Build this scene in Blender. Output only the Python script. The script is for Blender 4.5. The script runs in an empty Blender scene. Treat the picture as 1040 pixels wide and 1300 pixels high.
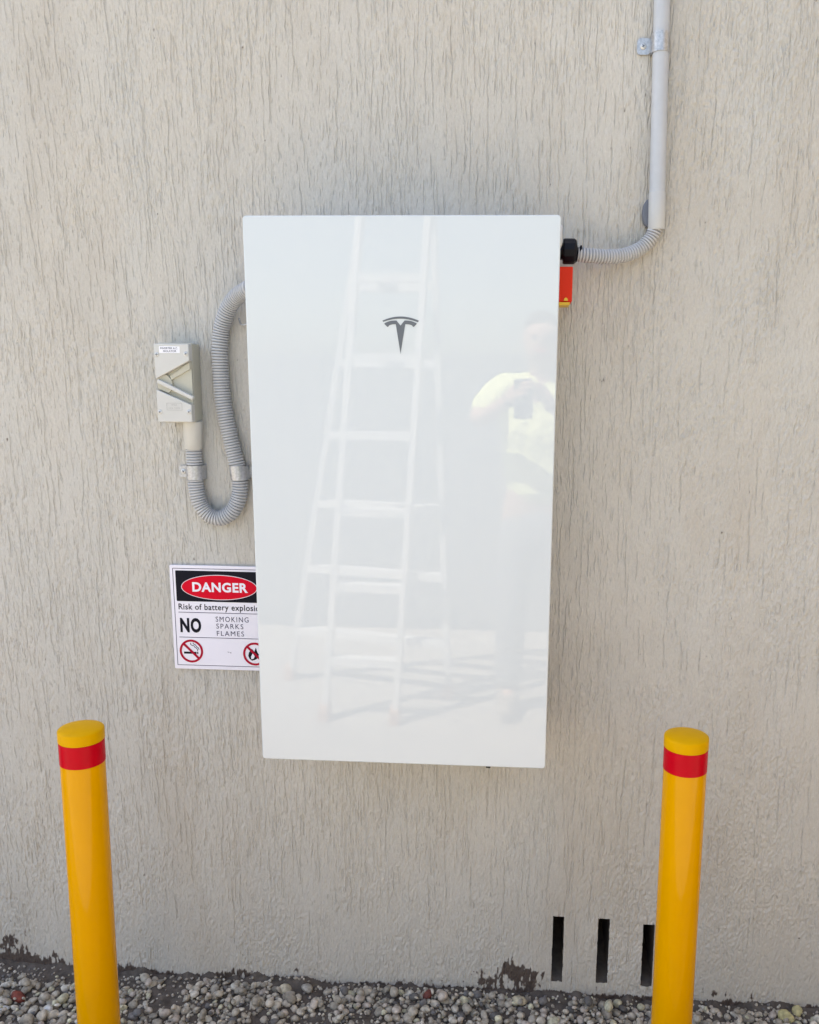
import bpy, bmesh, math, random
import numpy as np
from mathutils import Vector, Matrix

S = bpy.context.scene
COL = S.collection

# ------------------------------------------------------------------ camera
CX, CY, CZ = 0.23005, -1.89341, 1.48749
F_PX, U0, V0 = 1086.346, 589.331, 695.755          # focal length and principal point (1040 x 1300)
ROT = np.array([[0.9981, -0.0590, -0.0207], [0.0619, 0.9803, 0.1873], [0.0092, -0.1882, 0.9821]])
def _rot(rx, ry, rz):
    cx, sx, cy, sy, cz, sz = math.cos(rx), math.sin(rx), math.cos(ry), math.sin(ry), math.cos(rz), math.sin(rz)
    X = np.array([[1, 0, 0], [0, cx, -sx], [0, sx, cx]]); Y = np.array([[cy, 0, sy], [0, 1, 0], [-sy, 0, cy]])
    Z = np.array([[cz, -sz, 0], [sz, cz, 0], [0, 0, 1]])
    return Z @ X @ Y
ROT = _rot(-0.18937086, -0.00936383, 0.06012976)
cam = bpy.data.cameras.new('camera')
cam.sensor_fit = 'HORIZONTAL'; cam.sensor_width = 36.0
cam.lens = 36.0 * F_PX / 1040.0
cam.shift_x = (520.0 - U0) / 1040.0
cam.shift_y = (V0 - 650.0) / 1040.0
cam.clip_start = 0.02; cam.clip_end = 500
camo = bpy.data.objects.new('camera', cam); COL.objects.link(camo)
m = Matrix.Identity(4)
for i in range(3):
    m[i][0] = ROT[i, 0]; m[i][1] = ROT[i, 2]; m[i][2] = -ROT[i, 1]
m[0][3], m[1][3], m[2][3] = CX, CY, CZ
camo.matrix_world = m
S.camera = camo
S.render.resolution_x = 819; S.render.resolution_y = 1024

def at(px, py, Y):
    """point of the photographed plane y = Y that shows at pixel px, py"""
    d = ROT @ np.array([(px - U0) / F_PX, 1.0, -(py - V0) / F_PX])
    t = (Y - CY) / d[1]
    return Vector((CX + t * d[0], Y, CZ + t * d[2]))

# ------------------------------------------------------------------ light
SUN_DIR = Vector((-0.50, 0.40, 0.90)).normalized()
SUN_EL = math.asin(SUN_DIR.z); SUN_AZ = math.atan2(SUN_DIR.x, SUN_DIR.y)
w = bpy.data.worlds.new('World'); S.world = w; w.use_nodes = True
nt = w.node_tree; nt.nodes.clear()
bg = nt.nodes.new('ShaderNodeBackground'); sky = nt.nodes.new('ShaderNodeTexSky'); wo = nt.nodes.new('ShaderNodeOutputWorld')
sky.sky_type = 'NISHITA'; sky.sun_disc = False; sky.sun_elevation = SUN_EL; sky.sun_rotation = SUN_AZ % (2 * math.pi)
sky.dust_density = 2.5; sky.air_density = 1.0; sky.ozone_density = 1.0
bg.inputs['Strength'].default_value = 0.12
nt.links.new(sky.outputs[0], bg.inputs['Color']); nt.links.new(bg.outputs[0], wo.inputs['Surface'])
sl = bpy.data.lights.new('sun', 'SUN'); sl.energy = 4.2; sl.angle = math.radians(0.5); sl.color = (1.0, 0.95, 0.88)
so = bpy.data.objects.new('sun', sl); COL.objects.link(so)
so.rotation_euler = (-SUN_DIR).to_track_quat('-Z', 'Y').to_euler(); so.location = (-6, 4, 9)
S.view_settings.view_transform = 'Standard'; S.view_settings.look = 'None'
S.view_settings.gamma = 1.0; S.view_settings.exposure = 1.98
S.view_settings.use_curve_mapping = False
try:
    S.view_settings.use_white_balance = True
    S.view_settings.white_balance_temperature = 7250; S.view_settings.white_balance_tint = 10
except Exception: pass
S.render.engine = 'CYCLES'

# ------------------------------------------------------------------ helpers
def tag(o, label=None, cat=None, group=None, kind=None):
    if label: o['label'] = label
    if cat: o['category'] = cat
    if group: o['group'] = group
    if kind: o['kind'] = kind
    return o

def empty(name, loc, label, cat, group=None):
    o = bpy.data.objects.new(name, None); COL.objects.link(o)
    o.location = loc; o.empty_display_size = 0.05
    return tag(o, label, cat, group)

def root_loc(p):
    while p.parent: p = p.parent
    return p.location.copy()

class MB:
    def __init__(s): s.v = []; s.f = []
    def add(s, vs, fs):
        n = len(s.v); s.v += [tuple(v) for v in vs]; s.f += [tuple(i + n for i in f) for f in fs]; return s
    def box(s, x0, x1, y0, y1, z0, z1):
        return s.add([(x0, y0, z0), (x1, y0, z0), (x1, y1, z0), (x0, y1, z0), (x0, y0, z1), (x1, y0, z1), (x1, y1, z1), (x0, y1, z1)],
                     [(3, 2, 1, 0), (4, 5, 6, 7), (0, 1, 5, 4), (1, 2, 6, 5), (2, 3, 7, 6), (3, 0, 4, 7)])
    def prism(s, pts, y0, y1):
        """pts: (x, z) outline counter-clockwise as seen from -y; front at y0 < y1"""
        n = len(pts)
        vs = [(p[0], y0, p[1]) for p in pts] + [(p[0], y1, p[1]) for p in pts]
        fs = [tuple(range(n)), tuple(range(2 * n - 1, n - 1, -1))]
        fs += [(i, i + n, (i + 1) % n + n, (i + 1) % n) for i in range(n)]
        return s.add(vs, fs)
    def strip(s, outer, inner, y0, y1):
        """closed band between two outlines of equal length"""
        n = len(outer)
        vs = [(p[0], y0, p[1]) for p in outer] + [(p[0], y0, p[1]) for p in inner] + [(p[0], y1, p[1]) for p in outer] + [(p[0], y1, p[1]) for p in inner]
        fs = []
        for i in range(n):
            j = (i + 1) % n
            fs += [(i, j, n + j, n + i), (i, 2 * n + i, 2 * n + j, j), (n + i, n + j, 3 * n + j, 3 * n + i)]
        return s.add(vs, fs)
    def sweep(s, pts, radii, seg=24, caps=True):
        pts = [Vector(p) for p in pts]; n = len(pts)
        T = [(pts[min(i + 1, n - 1)] - pts[max(i - 1, 0)]).normalized() for i in range(n)]
        ref = Vector((0, -1, 0)) if abs(T[0].y) < 0.9 else Vector((0, 0, 1))
        N = (ref - T[0] * ref.dot(T[0])).normalized()
        vs = []; fs = []
        for i in range(n):
            N = (N - T[i] * N.dot(T[i])).normalized(); B = T[i].cross(N)
            r = radii[i] if hasattr(radii, '__len__') else radii
            for k in range(seg):
                a = 2 * math.pi * k / seg
                vs.append(pts[i] + (N * math.cos(a) + B * math.sin(a)) * r)
        for i in range(n - 1):
            for k in range(seg):
                k2 = (k + 1) % seg
                fs.append((i * seg + k, i * seg + k2, (i + 1) * seg + k2, (i + 1) * seg + k))
        if caps:
            fs.append(tuple(reversed(range(seg)))); fs.append(tuple(range((n - 1) * seg, n * seg)))
        return s.add(vs, fs)
    def bar(s, a, b, wx, wy):
        """rectangular bar between two points, wx along x-ish, wy along y-ish"""
        a = Vector(a); b = Vector(b); t = (b - a).normalized()
        u = Vector((0, 1, 0)).cross(t)
        u = u.normalized() if u.length > 0.1 else Vector((1, 0, 0))
        v = t.cross(u).normalized()
        vs = [a + u * sx * wx / 2 + v * sy * wy / 2 for sx, sy in ((-1, -1), (1, -1), (1, 1), (-1, 1))]
        vs += [b + u * sx * wx / 2 + v * sy * wy / 2 for sx, sy in ((-1, -1), (1, -1), (1, 1), (-1, 1))]
        return s.add(vs, [(3, 2, 1, 0), (4, 5, 6, 7), (0, 1, 5, 4), (1, 2, 6, 5), (2, 3, 7, 6), (3, 0, 4, 7)])
    def build(s, name, mat, parent=None, smooth=35, bevel=0, seg=2, loc=None):
        base = root_loc(parent) if parent else (Vector(loc) if loc else Vector((0, 0, 0)))
        me = bpy.data.meshes.new(name)
        me.from_pydata([(v[0] - base.x, v[1] - base.y, v[2] - base.z) for v in s.v], [], s.f)
        me.validate()
        bm = bmesh.new(); bm.from_mesh(me); bmesh.ops.recalc_face_normals(bm, faces=bm.faces); bm.to_mesh(me); bm.free()
        if smooth:
            me.shade_smooth(); me.set_sharp_from_angle(angle=math.radians(smooth))
        me.materials.append(mat)
        o = bpy.data.objects.new(name, me); COL.objects.link(o)
        if parent: o.parent = parent
        elif loc: o.location = loc
        if bevel:
            b = o.modifiers.new('bevel', 'BEVEL'); b.width = bevel; b.segments = seg; b.limit_method = 'ANGLE'; b.angle_limit = math.radians(40)
            b.harden_normals = False
        return o

def rrect(x0, x1, z0, z1, r, n=6):
    pts = []
    for cx, cz, a0 in ((x1 - r, z0 + r, -90), (x1 - r, z1 - r, 0), (x0 + r, z1 - r, 90), (x0 + r, z0 + r, 180)):
        for k in range(n + 1):
            a = math.radians(a0 + 90 * k / n); pts.append((cx + r * math.cos(a), cz + r * math.sin(a)))
    return pts

def ellipse(cx, cz, rx, rz, n=64):
    return [(cx + rx * math.cos(2 * math.pi * k / n), cz + rz * math.sin(2 * math.pi * k / n)) for k in range(n)]

def catmull(pts, step):
    P = [Vector(p) for p in pts]; P = [2 * P[0] - P[1]] + P + [2 * P[-1] - P[-2]]
    dense = []
    for i in range(1, len(P) - 2):
        for k in range(40):
            t = k / 40; a, b, c, d = P[i - 1], P[i], P[i + 1], P[i + 2]
            dense.append(0.5 * ((2 * b) + (c - a) * t + (2 * a - 5 * b + 4 * c - d) * t * t + (-a + 3 * b - 3 * c + d) * t ** 3))
    dense.append(P[-2])
    for _ in range(30):                                             # relax kinks
        q = list(dense)
        for i in range(1, len(q) - 1): dense[i] = (q[i - 1] + q[i] * 2 + q[i + 1]) / 4
    out = [dense[0]]; acc = 0.0
    for i in range(1, len(dense)):
        a, b = dense[i - 1], dense[i]; L = (b - a).length; pos = 0.0
        while acc + (L - pos) >= step:
            pos += step - acc; acc = 0.0; out.append(a + (b - a) * (pos / L))
        acc += L - pos
    return out

# ------------------------------------------------------------------ materials
def mat(name, col, rough=0.5, metal=0.0, spec=0.5, var=0.0, vscale=20, bump=0.0, bscale=200, rvar=0.0, coat=0.0, stretch=None):
    M = bpy.data.materials.new(name); M.use_nodes = True
    t = M.node_tree; b = t.nodes['Principled BSDF']
    b.inputs['Base Color'].default_value = (*col, 1); b.inputs['Roughness'].default_value = rough
    b.inputs['Metallic'].default_value = metal; b.inputs['Specular IOR Level'].default_value = spec
    b.inputs['Coat Weight'].default_value = coat; b.inputs['Coat Roughness'].default_value = 0.08
    tc = t.nodes.new('ShaderNodeTexCoord')
    src = tc.outputs['Object']
    if stretch:
        mp = t.nodes.new('ShaderNodeMapping'); mp.inputs['Scale'].default_value = stretch; t.links.new(src, mp.inputs[0]); src = mp.outputs[0]
    if var or rvar:
        n = t.nodes.new('ShaderNodeTexNoise'); n.inputs['Scale'].default_value = vscale; n.inputs['Detail'].default_value = 6
        n.inputs['Roughness'].default_value = 0.6
        t.links.new(src, n.inputs['Vector'])
        if var:
            mr = t.nodes.new('ShaderNodeMapRange'); mr.inputs[1].default_value = 0.25; mr.inputs[2].default_value = 0.75
            mr.inputs[3].default_value = 1 - var; mr.inputs[4].default_value = 1 + var
            hs = t.nodes.new('ShaderNodeHueSaturation'); hs.inputs['Color'].default_value = (*col, 1)
            t.links.new(n.outputs[0], mr.inputs[0]); t.links.new(mr.outputs[0], hs.inputs['Value']); t.links.new(hs.outputs[0], b.inputs['Base Color'])
        if rvar:
            m2 = t.nodes.new('ShaderNodeMapRange'); m2.inputs[1].default_value = 0.3; m2.inputs[2].default_value = 0.7
            m2.inputs[3].default_value = max(0.01, rough - rvar); m2.inputs[4].default_value = rough + rvar
            t.links.new(n.outputs[0], m2.inputs[0]); t.links.new(m2.outputs[0], b.inputs['Roughness'])
    if bump:
        nb = t.nodes.new('ShaderNodeTexNoise'); nb.inputs['Scale'].default_value = bscale; nb.inputs['Detail'].default_value = 4
        bp = t.nodes.new('ShaderNodeBump'); bp.inputs['Strength'].default_value = bump; bp.inputs['Distance'].default_value = 0.001
        t.links.new(src, nb.inputs['Vector']); t.links.new(nb.outputs[0], bp.inputs['Height']); t.links.new(bp.outputs[0], b.inputs['Normal'])
    return M

M_glass = mat('white_glass', (0.612, 0.658, 0.686), 0.010, spec=0.5)
M_chassis = mat('light_grey_metal', (0.62, 0.63, 0.64), 0.4, var=0.04)
M_emblem = mat('emblem_grey', (0.115, 0.13, 0.15), 0.45)
M_red = mat('red_plastic', (0.72, 0.035, 0.012), 0.4, spec=0.12, var=0.05)
M_yel = mat('yellow_label', (0.80, 0.50, 0.03), 0.4)
M_black = mat('black_plastic', (0.009, 0.009, 0.013), 0.38, spec=0.15, bump=0.1)
M_grey_pvc = mat('grey_pvc', (0.475, 0.495, 0.525), 0.38, var=0.05, vscale=30)
M_hose = mat('grey_corrugated_pvc', (0.475, 0.478, 0.488), 0.4, spec=0.3, var=0.06, vscale=40)
M_cream = mat('cream_pvc', (0.56, 0.55, 0.51), 0.35, var=0.03)
M_iso = mat('pale_grey_plastic', (0.58, 0.575, 0.55), 0.38, var=0.03, vscale=15)
M_iso2 = mat('pale_beige_plastic', (0.49, 0.475, 0.395), 0.4, var=0.03, vscale=15)
M_dgrey = mat('dark_grey_plastic', (0.13, 0.14, 0.17), 0.5, var=0.1)
M_galv = mat('galvanised_steel', (0.48, 0.485, 0.50), 0.42, metal=0.75, var=0.30, vscale=180, rvar=0.1)
M_steel = mat('screw_steel', (0.62, 0.62, 0.61), 0.4, metal=0.7, var=0.1, vscale=200)
M_white = mat('sign_white', (0.80, 0.78, 0.86), 0.35)
M_label = mat('sticker_white', (0.85, 0.85, 0.90), 0.4)
M_ink = mat('sign_black', (0.008, 0.009, 0.016), 0.35, spec=0.08)
M_bline = mat('sign_blue_grey_line', (0.04, 0.04, 0.085), 0.4, spec=0.1)
M_sred = mat('sign_red', (0.66, 0.003, 0.022), 0.35, spec=0.08)
M_dred = mat('sign_dark_red', (0.42, 0.006, 0.03), 0.4, spec=0.08)
M_byel = mat('bollard_yellow', (0.68, 0.315, 0.0), 0.05, spec=0.17, var=0.05, vscale=6, bump=0.04, bscale=60)
M_cap = mat('cap_yellow', (0.64, 0.335, 0.0), 0.42, spec=0.1, var=0.06, vscale=25, bump=0.15, bscale=150)
M_band = mat('reflective_red', (0.50, 0.002, 0.012), 0.22, spec=0.08, var=0.08, vscale=40)
M_vent = mat('vent_concrete', (0.13, 0.11, 0.095), 0.95, var=0.3, vscale=60)
M_fence = mat('fence_grey', (0.20, 0.215, 0.225), 0.6, var=0.1, vscale=3)
M_alu = mat('aluminium', (0.80, 0.81, 0.82), 0.45, metal=0.2, var=0.06)
M_rubber = mat('rubber', (0.5, 0.25, 0.12), 0.7)
M_shirt = mat('hi_vis_yellow', (0.88, 0.95, 0.45), 0.8, var=0.06, vscale=8, bump=1.0, bscale=9)
for n_ in M_shirt.node_tree.nodes:
    if n_.type == 'BUMP': n_.inputs['Distance'].default_value = 0.05
M_trousers = mat('navy_cloth', (0.19, 0.20, 0.22), 0.9, var=0.1)
M_skin = mat('skin', (0.50, 0.31, 0.23), 0.5, var=0.05)
M_hair = mat('brown_hair', (0.05, 0.035, 0.025), 0.7, var=0.2, vscale=80)
M_boot = mat('boot_leather', (0.26, 0.22, 0.17), 0.8, var=0.1)

# ------------------------------------------------------------------ numpy noise
RNG = np.random.default_rng(11)
def vnoise(xs, zs, cx, cz, seed):
    """smooth value noise in -1..1 on the outer grid of xs and zs (cell sizes cx, cz in metres)"""
    g = np.random.default_rng(seed)
    u = (xs - xs[0]) / cx; v = (zs - zs[0]) / cz
    G = g.uniform(-1, 1, (int(v[-1]) + 4, int(u[-1]) + 4))
    def wts(t):
        i = t.astype(int); f = t - i; f = f * f * (3 - 2 * f); return i, f
    i, fu = wts(u); j, fv = wts(v)
    A = G[:, i] * (1 - fu) + G[:, i + 1] * fu
    return A[j, :] * (1 - fv)[:, None] + A[j + 1, :] * fv[:, None]

# ------------------------------------------------------------------ the rendered wall
X0, X1, Z0, Z1 = -1.36, 1.26, -0.05, 2.42
DX, DZ = 0.0008, 0.0028
xs = np.arange(X0, X1, DX); zs = np.arange(Z0, Z1, DZ); NX, NZ = len(xs), len(zs)
XX, ZZ = np.meshgrid(xs, zs)

def sstep(a, b, t):
    t = np.clip((t - a) / (b - a), 0, 1); return t * t * (3 - 2 * t)

rough_zone = sstep(0.42, 0.62, XX) * (1 - 0.55 * sstep(1.55, 2.0, ZZ))        # smeared, finer finish to the right
low_zone = 1 - sstep(0.10, 0.55, ZZ + 0.08 * vnoise(xs, zs, 0.25, 0.2, 3))    # worn smooth near the ground
patch = vnoise(xs, zs, 0.11, 0.16, 5) * 0.6 + vnoise(xs, zs, 0.04, 0.07, 6) * 0.4

def strokes(n, lmin, lmax, wmin, wmax, dmin, dmax, seed, thin_right, lean_s, thin_low=0.9):
    g = np.random.default_rng(seed)
    kk = np.arange(n); q0, q1 = g.uniform(0, 1, 2)
    x0 = X0 + 0.01 + (X1 - X0 - 0.02) * ((q0 + kk * 0.7548776662466927) % 1) + g.normal(0, 0.0025, n); z0 = Z0 + 0.02 + (Z1 - Z0 + 0.08) * ((q1 + kk * 0.5698402909980532) % 1) + g.normal(0, 0.01, n)
    x0 = np.clip(x0, X0 + 0.01, X1 - 0.01)
    ix = np.clip(((x0 - X0) / DX).astype(int), 0, NX - 1); iz = np.clip(((z0 - Z0) / DZ).astype(int), 0, NZ - 1)
    dens = (1 - thin_right * rough_zone[iz, ix]) * (1 - thin_low * low_zone[iz, ix]) * np.clip(0.74 + 0.50 * patch[iz, ix], 0.15, 1)
    keep = g.uniform(0, 1, n) < dens
    x0, z0 = x0[keep], z0[keep]; n = len(x0)
    L = np.exp(g.uniform(math.log(lmin), math.log(lmax), n)); W = g.uniform(wmin, wmax, n); D = g.uniform(dmin, dmax, n)
    lean = lean_s * (0.038 * (1 - sstep(-0.9, 0.0, x0)) + 0.015 * np.sin(x0 * 7 + z0 * 3.1) + g.normal(0, 0.012, n))
    ph = g.uniform(0, 6.28, (n, 3)); am = g.uniform(0.2, 1.0, (n, 3)) * np.array([.0024, .0013, .0007]); fr = np.array([32., 95., 260.]) * g.uniform(.7, 1.3, (n, 3))
    rows = np.maximum((L / DZ).astype(int), 2)
    idx = np.repeat(np.arange(n), rows)
    k = np.arange(len(idx)) - np.repeat(np.cumsum(rows) - rows, rows)
    s = k / rows[idx]; dz = k * DZ
    zc = z0[idx] - dz
    xc = x0[idx] + lean[idx] * dz + sum(am[idx, q] * np.sin(fr[idx, q] * dz + ph[idx, q]) for q in range(3)) * np.array(1.0)
    jz = ((zc - Z0) / DZ).astype(int); ok = (jz >= 0) & (jz < NZ)
    dep = D[idx] * np.clip(s * 4, 0, 1) ** .7 * np.clip((1 - s) * 8, 0, 1) * (0.82 + 0.18 * np.sin(s * 23 + ph[idx, 0] * 3))
    xc, jz, dep, wv = xc[ok], jz[ok], np.abs(dep[ok]), W[idx][ok]
    ic = np.round((xc - X0) / DX).astype(int)
    for o in range(-5, 6):
        jx = ic + o; q = (jx >= 0) & (jx < NX)
        d = (xs[np.clip(jx, 0, NX - 1)] - xc) / wv
        np.minimum.at(GR, (jz[q], jx[q]), (-dep * np.exp(-d * d))[q])
        np.maximum.at(RG, (jz[q], jx[q]), (0.24 * dep * (np.exp(-(d - 2.0) ** 2) + 0.6 * np.exp(-(d + 2.0) ** 2)))[q])

GR = np.zeros((NZ, NX)); RG = np.zeros((NZ, NX))
strokes(8200, 0.025, 0.20, 0.0007, 0.0010, 0.0016, 0.0032, 21, 0.75, 1.0, 0.92)
strokes(26000, 0.006, 0.030, 0.0007, 0.0010, 0.0012, 0.0027, 22, 0.35, 1.6, 0.55)
strokes(38000, 0.003, 0.009, 0.0009, 0.0014, 0.0010, 0.0026, 23, -0.4, 2.5, 0.15)

fine = vnoise(xs, zs, 0.0042, 0.010, 31) * 0.6 + vnoise(xs, zs, 0.0075, 0.016, 32) * 0.4
worm = 1 - np.abs(vnoise(xs, zs, 0.0046, 0.0062, 33)) * 2.2
flat = sstep(-0.55, 0.35, patch)                                         # smooth plateaus between the worked patches
H = (0.0009 * vnoise(xs, zs, 0.13, 0.22, 41) + 0.0005 * vnoise(xs, zs, 0.03, 0.06, 42)
     + fine * (0.00070 + 0.00080 * flat) * (1 - 0.3 * low_zone)
     + worm * 0.0017 * np.clip(0.40 + 0.65 * rough_zone + 0.35 * low_zone, 0, 1) * (0.4 + 0.6 * flat)
     + np.maximum(vnoise(xs, zs, 0.007, 0.007, 51) - 0.72, 0) * 0.004 * (0.3 + 0.7 * rough_zone))
H = H + GR + np.where(GR < -0.0004, 0, RG)
edge = np.minimum(np.minimum(XX - X0, xs[-1] - XX), np.minimum(ZZ - Z0, zs[-1] - ZZ))
H = H * np.clip(edge / 0.02, 0, 1)

# dark mortar and bitumen smears left along the foot of the wall
sn = (0.45 * vnoise(xs, zs, 0.012, 0.018, 61) + 0.50 * vnoise(xs, zs, 0.005, 0.018, 62) + 0.30 * vnoise(xs, zs, 0.0032, 0.005, 63))
foot = 0.012 + 0.012 * vnoise(xs, zs[:1], 0.09, 1, 64)[0] + 0.007 * vnoise(xs, zs[:1], 0.025, 1, 65)[0] + 0.004 * vnoise(xs, zs[:1], 0.008, 1, 66)[0]
foot = foot * 0.45 - 0.009 + 0.026 * np.exp(-((xs + 1.08) / 0.16) ** 2) + 0.010 * np.exp(-((xs + 0.72) / 0.12) ** 2)
st = -1.0 + 1.9 * np.exp(-np.maximum(ZZ - foot[None, :], -1) / 0.006).clip(0, 1.6)
st = st + 0.36 * np.exp(-np.maximum(ZZ - foot[None, :], 0) / 0.020)
def blob(px, py, rx, rz, amp):
    p = at(px, py, 0); return amp * np.exp(-((XX - p.x) / rx) ** 2 - ((ZZ - p.z) / rz) ** 2)
for a in [(12, 1192, .022, .018, 1.05), (8, 1208, .06, .045, .80), (38, 1216, .06, .034, .72), (55, 1222, .02, .03, .55), (72, 1220, .014, .028, .75), (90, 1228, .03, .018, .6), (150, 1240, .02, .014, .7), (195, 1236, .02, .012, .8),
          (658, 1231, .032, .025, 1.35), (643, 1228, .013, .018, .9), (605, 1236, .022, .010, .95), (618, 1246, .028, .012, 1.05), (645, 1240, .075, .032, .78),
          (676, 1250, .035, .025, .7), (690, 1238, .012, .012, .6), (378, 1232, .012, .009, 1.1), (296, 1234, .05, .010, .62), (520, 1246, .035, .010, .55),
          (560, 1246, .05, .02, .38), (330, 1240, .10, .012, .45), (912, 1260, .05, .012, .5), (958, 1266, .02, .01, .5), (250, 1240, .05, .012, .4)]:
    st = st + blob(*a)
stain = np.clip((st + sn * 0.95 + 0.12) * 5, 0, 1)
H = H + 0.0006 * stain

co = np.empty((NZ, NX, 3), np.float32); co[..., 0] = XX; co[..., 1] = -H; co[..., 2] = ZZ
slots = []
for (l, r, t, b) in [(701, 715.2, 1163.5, 1246), (758, 772.6, 1166.5, 1248.5), (815, 829.5, 1174.5, 1252.5)]:
    zt = at((l + r) / 2, t, 0).z; zb = at((l + r) / 2, b, 0).z; ym = (t + b) / 2
    slots.append((at(l, ym, 0).x, at(r, ym, 0).x, zb, zt))
quad_ok = np.ones((NZ - 1, NX - 1), bool)
qx = (xs[:-1] + xs[1:]) / 2; qz = (zs[:-1] + zs[1:]) / 2
for q, (a, b, c, d) in enumerate(slots):
    jit = 0.0006 * vnoise(xs, zs, 0.02, 0.013, 71 + q)[:-1, :-1]
    quad_ok &= ~((qx[None, :] > a + jit) & (qx[None, :] < b + jit * 1.4) & (qz[:, None] > c + jit * 2) & (qz[:, None] < d - jit))
iz, ix = np.nonzero(quad_ok)
base = iz * NX + ix
quads = np.stack([base, base + 1, base + NX + 1, base + NX], 1).astype(np.int32)
bx0, bx1, bz0, bz1 = xs[0], xs[-1], zs[0], zs[-1]
WX, WT, WB, TH = 6.0, 2.52, -0.35, 0.27
ext = np.array([(-WX, 0, WB), (bx0, 0, WB), (bx1, 0, WB), (WX, 0, WB), (-WX, 0, WT), (bx0, 0, WT), (bx1, 0, WT), (WX, 0, WT),
                (bx0, 0, bz0), (bx1, 0, bz0), (bx0, 0, bz1), (bx1, 0, bz1),
                (-WX, TH, WB), (WX, TH, WB), (-WX, TH, WT), (WX, TH, WT)], np.float32)
n0 = NX * NZ
eq = np.array([(0, 1, 5, 4), (2, 3, 7, 6), (1, 2, 9, 8), (10, 11, 6, 5), (13, 12, 14, 15), (4, 7, 15, 14), (12, 0, 4, 14), (3, 13, 15, 7)], np.int32) + n0
verts = np.concatenate([co.reshape(-1, 3), ext]); quads = np.concatenate([quads, eq])
me = bpy.data.meshes.new('rendered_wall')
me.vertices.add(len(verts)); me.vertices.foreach_set('co', verts.ravel())
me.loops.add(quads.size); me.loops.foreach_set('vertex_index', quads.ravel())
me.polygons.add(len(quads)); me.polygons.foreach_set('loop_start', np.arange(0, quads.size, 4, dtype=np.int32))
sm = np.ones(len(quads), bool); sm[-len(eq):] = False
me.polygons.foreach_set('use_smooth', sm)
at_ = me.attributes.new('stain', 'FLOAT', 'POINT'); at_.data.foreach_set('value', np.concatenate([stain.ravel(), np.zeros(len(ext))]).astype(np.float32))
me.update(calc_edges=True)

def wall_material():
    M = bpy.data.materials.new('painted_render'); M.use_nodes = True; t = M.node_tree; b = t.nodes['Principled BSDF']
    L = t.links.new; N = t.nodes.new
    tc = N('ShaderNodeTexCoord')
    def noise(scale, detail, st=(1, 1, 1)):
        mp = N('ShaderNodeMapping'); mp.inputs['Scale'].default_value = st; L(tc.outputs['Object'], mp.inputs[0])
        n = N('ShaderNodeTexNoise'); n.inputs['Scale'].default_value = scale; n.inputs['Detail'].default_value = detail; n.inputs['Roughness'].default_value = .6
        L(mp.outputs[0], n.inputs['Vector']); return n.outputs[0]
    def ramp(src, a, b_, c0, c1):
        r = N('ShaderNodeMapRange'); r.inputs[1].default_value = a; r.inputs[2].default_value = b_; r.inputs[3].default_value = c0; r.inputs[4].default_value = c1
        L(src, r.inputs[0]); return r.outputs[0]
    def mix(f, a, b_):
        m_ = N('ShaderNodeMix'); m_.data_type = 'RGBA'
        if hasattr(f, 'links'): L(f, m_.inputs[0])
        else: m_.inputs[0].default_value = f
        for i, c in ((6, a), (7, b_)):
            if hasattr(c, 'links'): L(c, m_.inputs[i])
            else: m_.inputs[i].default_value = (*c, 1)
        return m_.outputs[2]
    c = mix(ramp(noise(1.3, 3, (1, 1, .6)), .35, .65, 0, 1), (0.525, 0.505, 0.463), (0.56, 0.525, 0.468))
    c = mix(ramp(noise(4.5, 5, (1.6, 1, .5)), .42, .7, 0, .55), c, (0.52, 0.51, 0.478))
    c = mix(ramp(noise(2.1, 5, (2.2, 1, .7)), .50, .68, 0, .55), c, (0.475, 0.43, 0.37))
    c = mix(ramp(noise(2.6, 4, (1.2, 3, 1.0)), .54, .70, 0, .50), c, (0.60, 0.585, 0.55))
    c = mix(ramp(noise(26, 6, (1.5, 1, .6)), .52, .75, 0, .40), c, (0.46, 0.425, 0.375))
    c = mix(ramp(noise(210, 4, (1.5, 1, .55)), .42, .66, 0, .34), c, (0.42, 0.395, 0.36))
    c = mix(ramp(noise(330, 3, (1.3, 1, .7)), .54, .72, 0, .30), c, (0.68, 0.665, 0.63))
    at2 = N('ShaderNodeAttribute'); at2.attribute_name = 'stain'
    dark = mix(ramp(noise(60, 5), .3, .7, 0, 1), (0.070, 0.050, 0.042), (0.12, 0.095, 0.082))
    c = mix(at2.outputs['Fac'], c, dark)
    L(c, b.inputs['Base Color']); b.inputs['Roughness'].default_value = 0.82; b.inputs['Specular IOR Level'].default_value = 0.25
    bp = N('ShaderNodeBump'); bp.inputs['Strength'].default_value = 0.35; bp.inputs['Distance'].default_value = 0.0008
    L(noise(420, 5, (1.3, 1, .7)), bp.inputs['Height']); L(bp.outputs[0], b.inputs['Normal'])
    return M
me.materials.append(wall_material())
wall = bpy.data.objects.new('rendered_wall', me); COL.objects.link(wall)
tag(wall, 'pale grey rendered building wall with dragged vertical grooves and dark smears at its foot', 'wall')
for (a, b, c, d) in slots:
    q = MB(); e = 0.0022; dp = 0.20
    q.add([(a - e, 0.0035, c - e), (b + e, 0.0035, c - e), (b + e, 0.0035, d + e), (a - e, 0.0035, d + e),
           (a - e, dp, c + .055), (b + e, dp, c + .055), (b + e, dp, d + e), (a - e, dp, d + e)],
          [(0, 1, 5, 4), (1, 2, 6, 5), (2, 3, 7, 6), (3, 0, 4, 7), (4, 5, 6, 7)])
    q.build('vent_slot', M_vent, wall, smooth=0)

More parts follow.
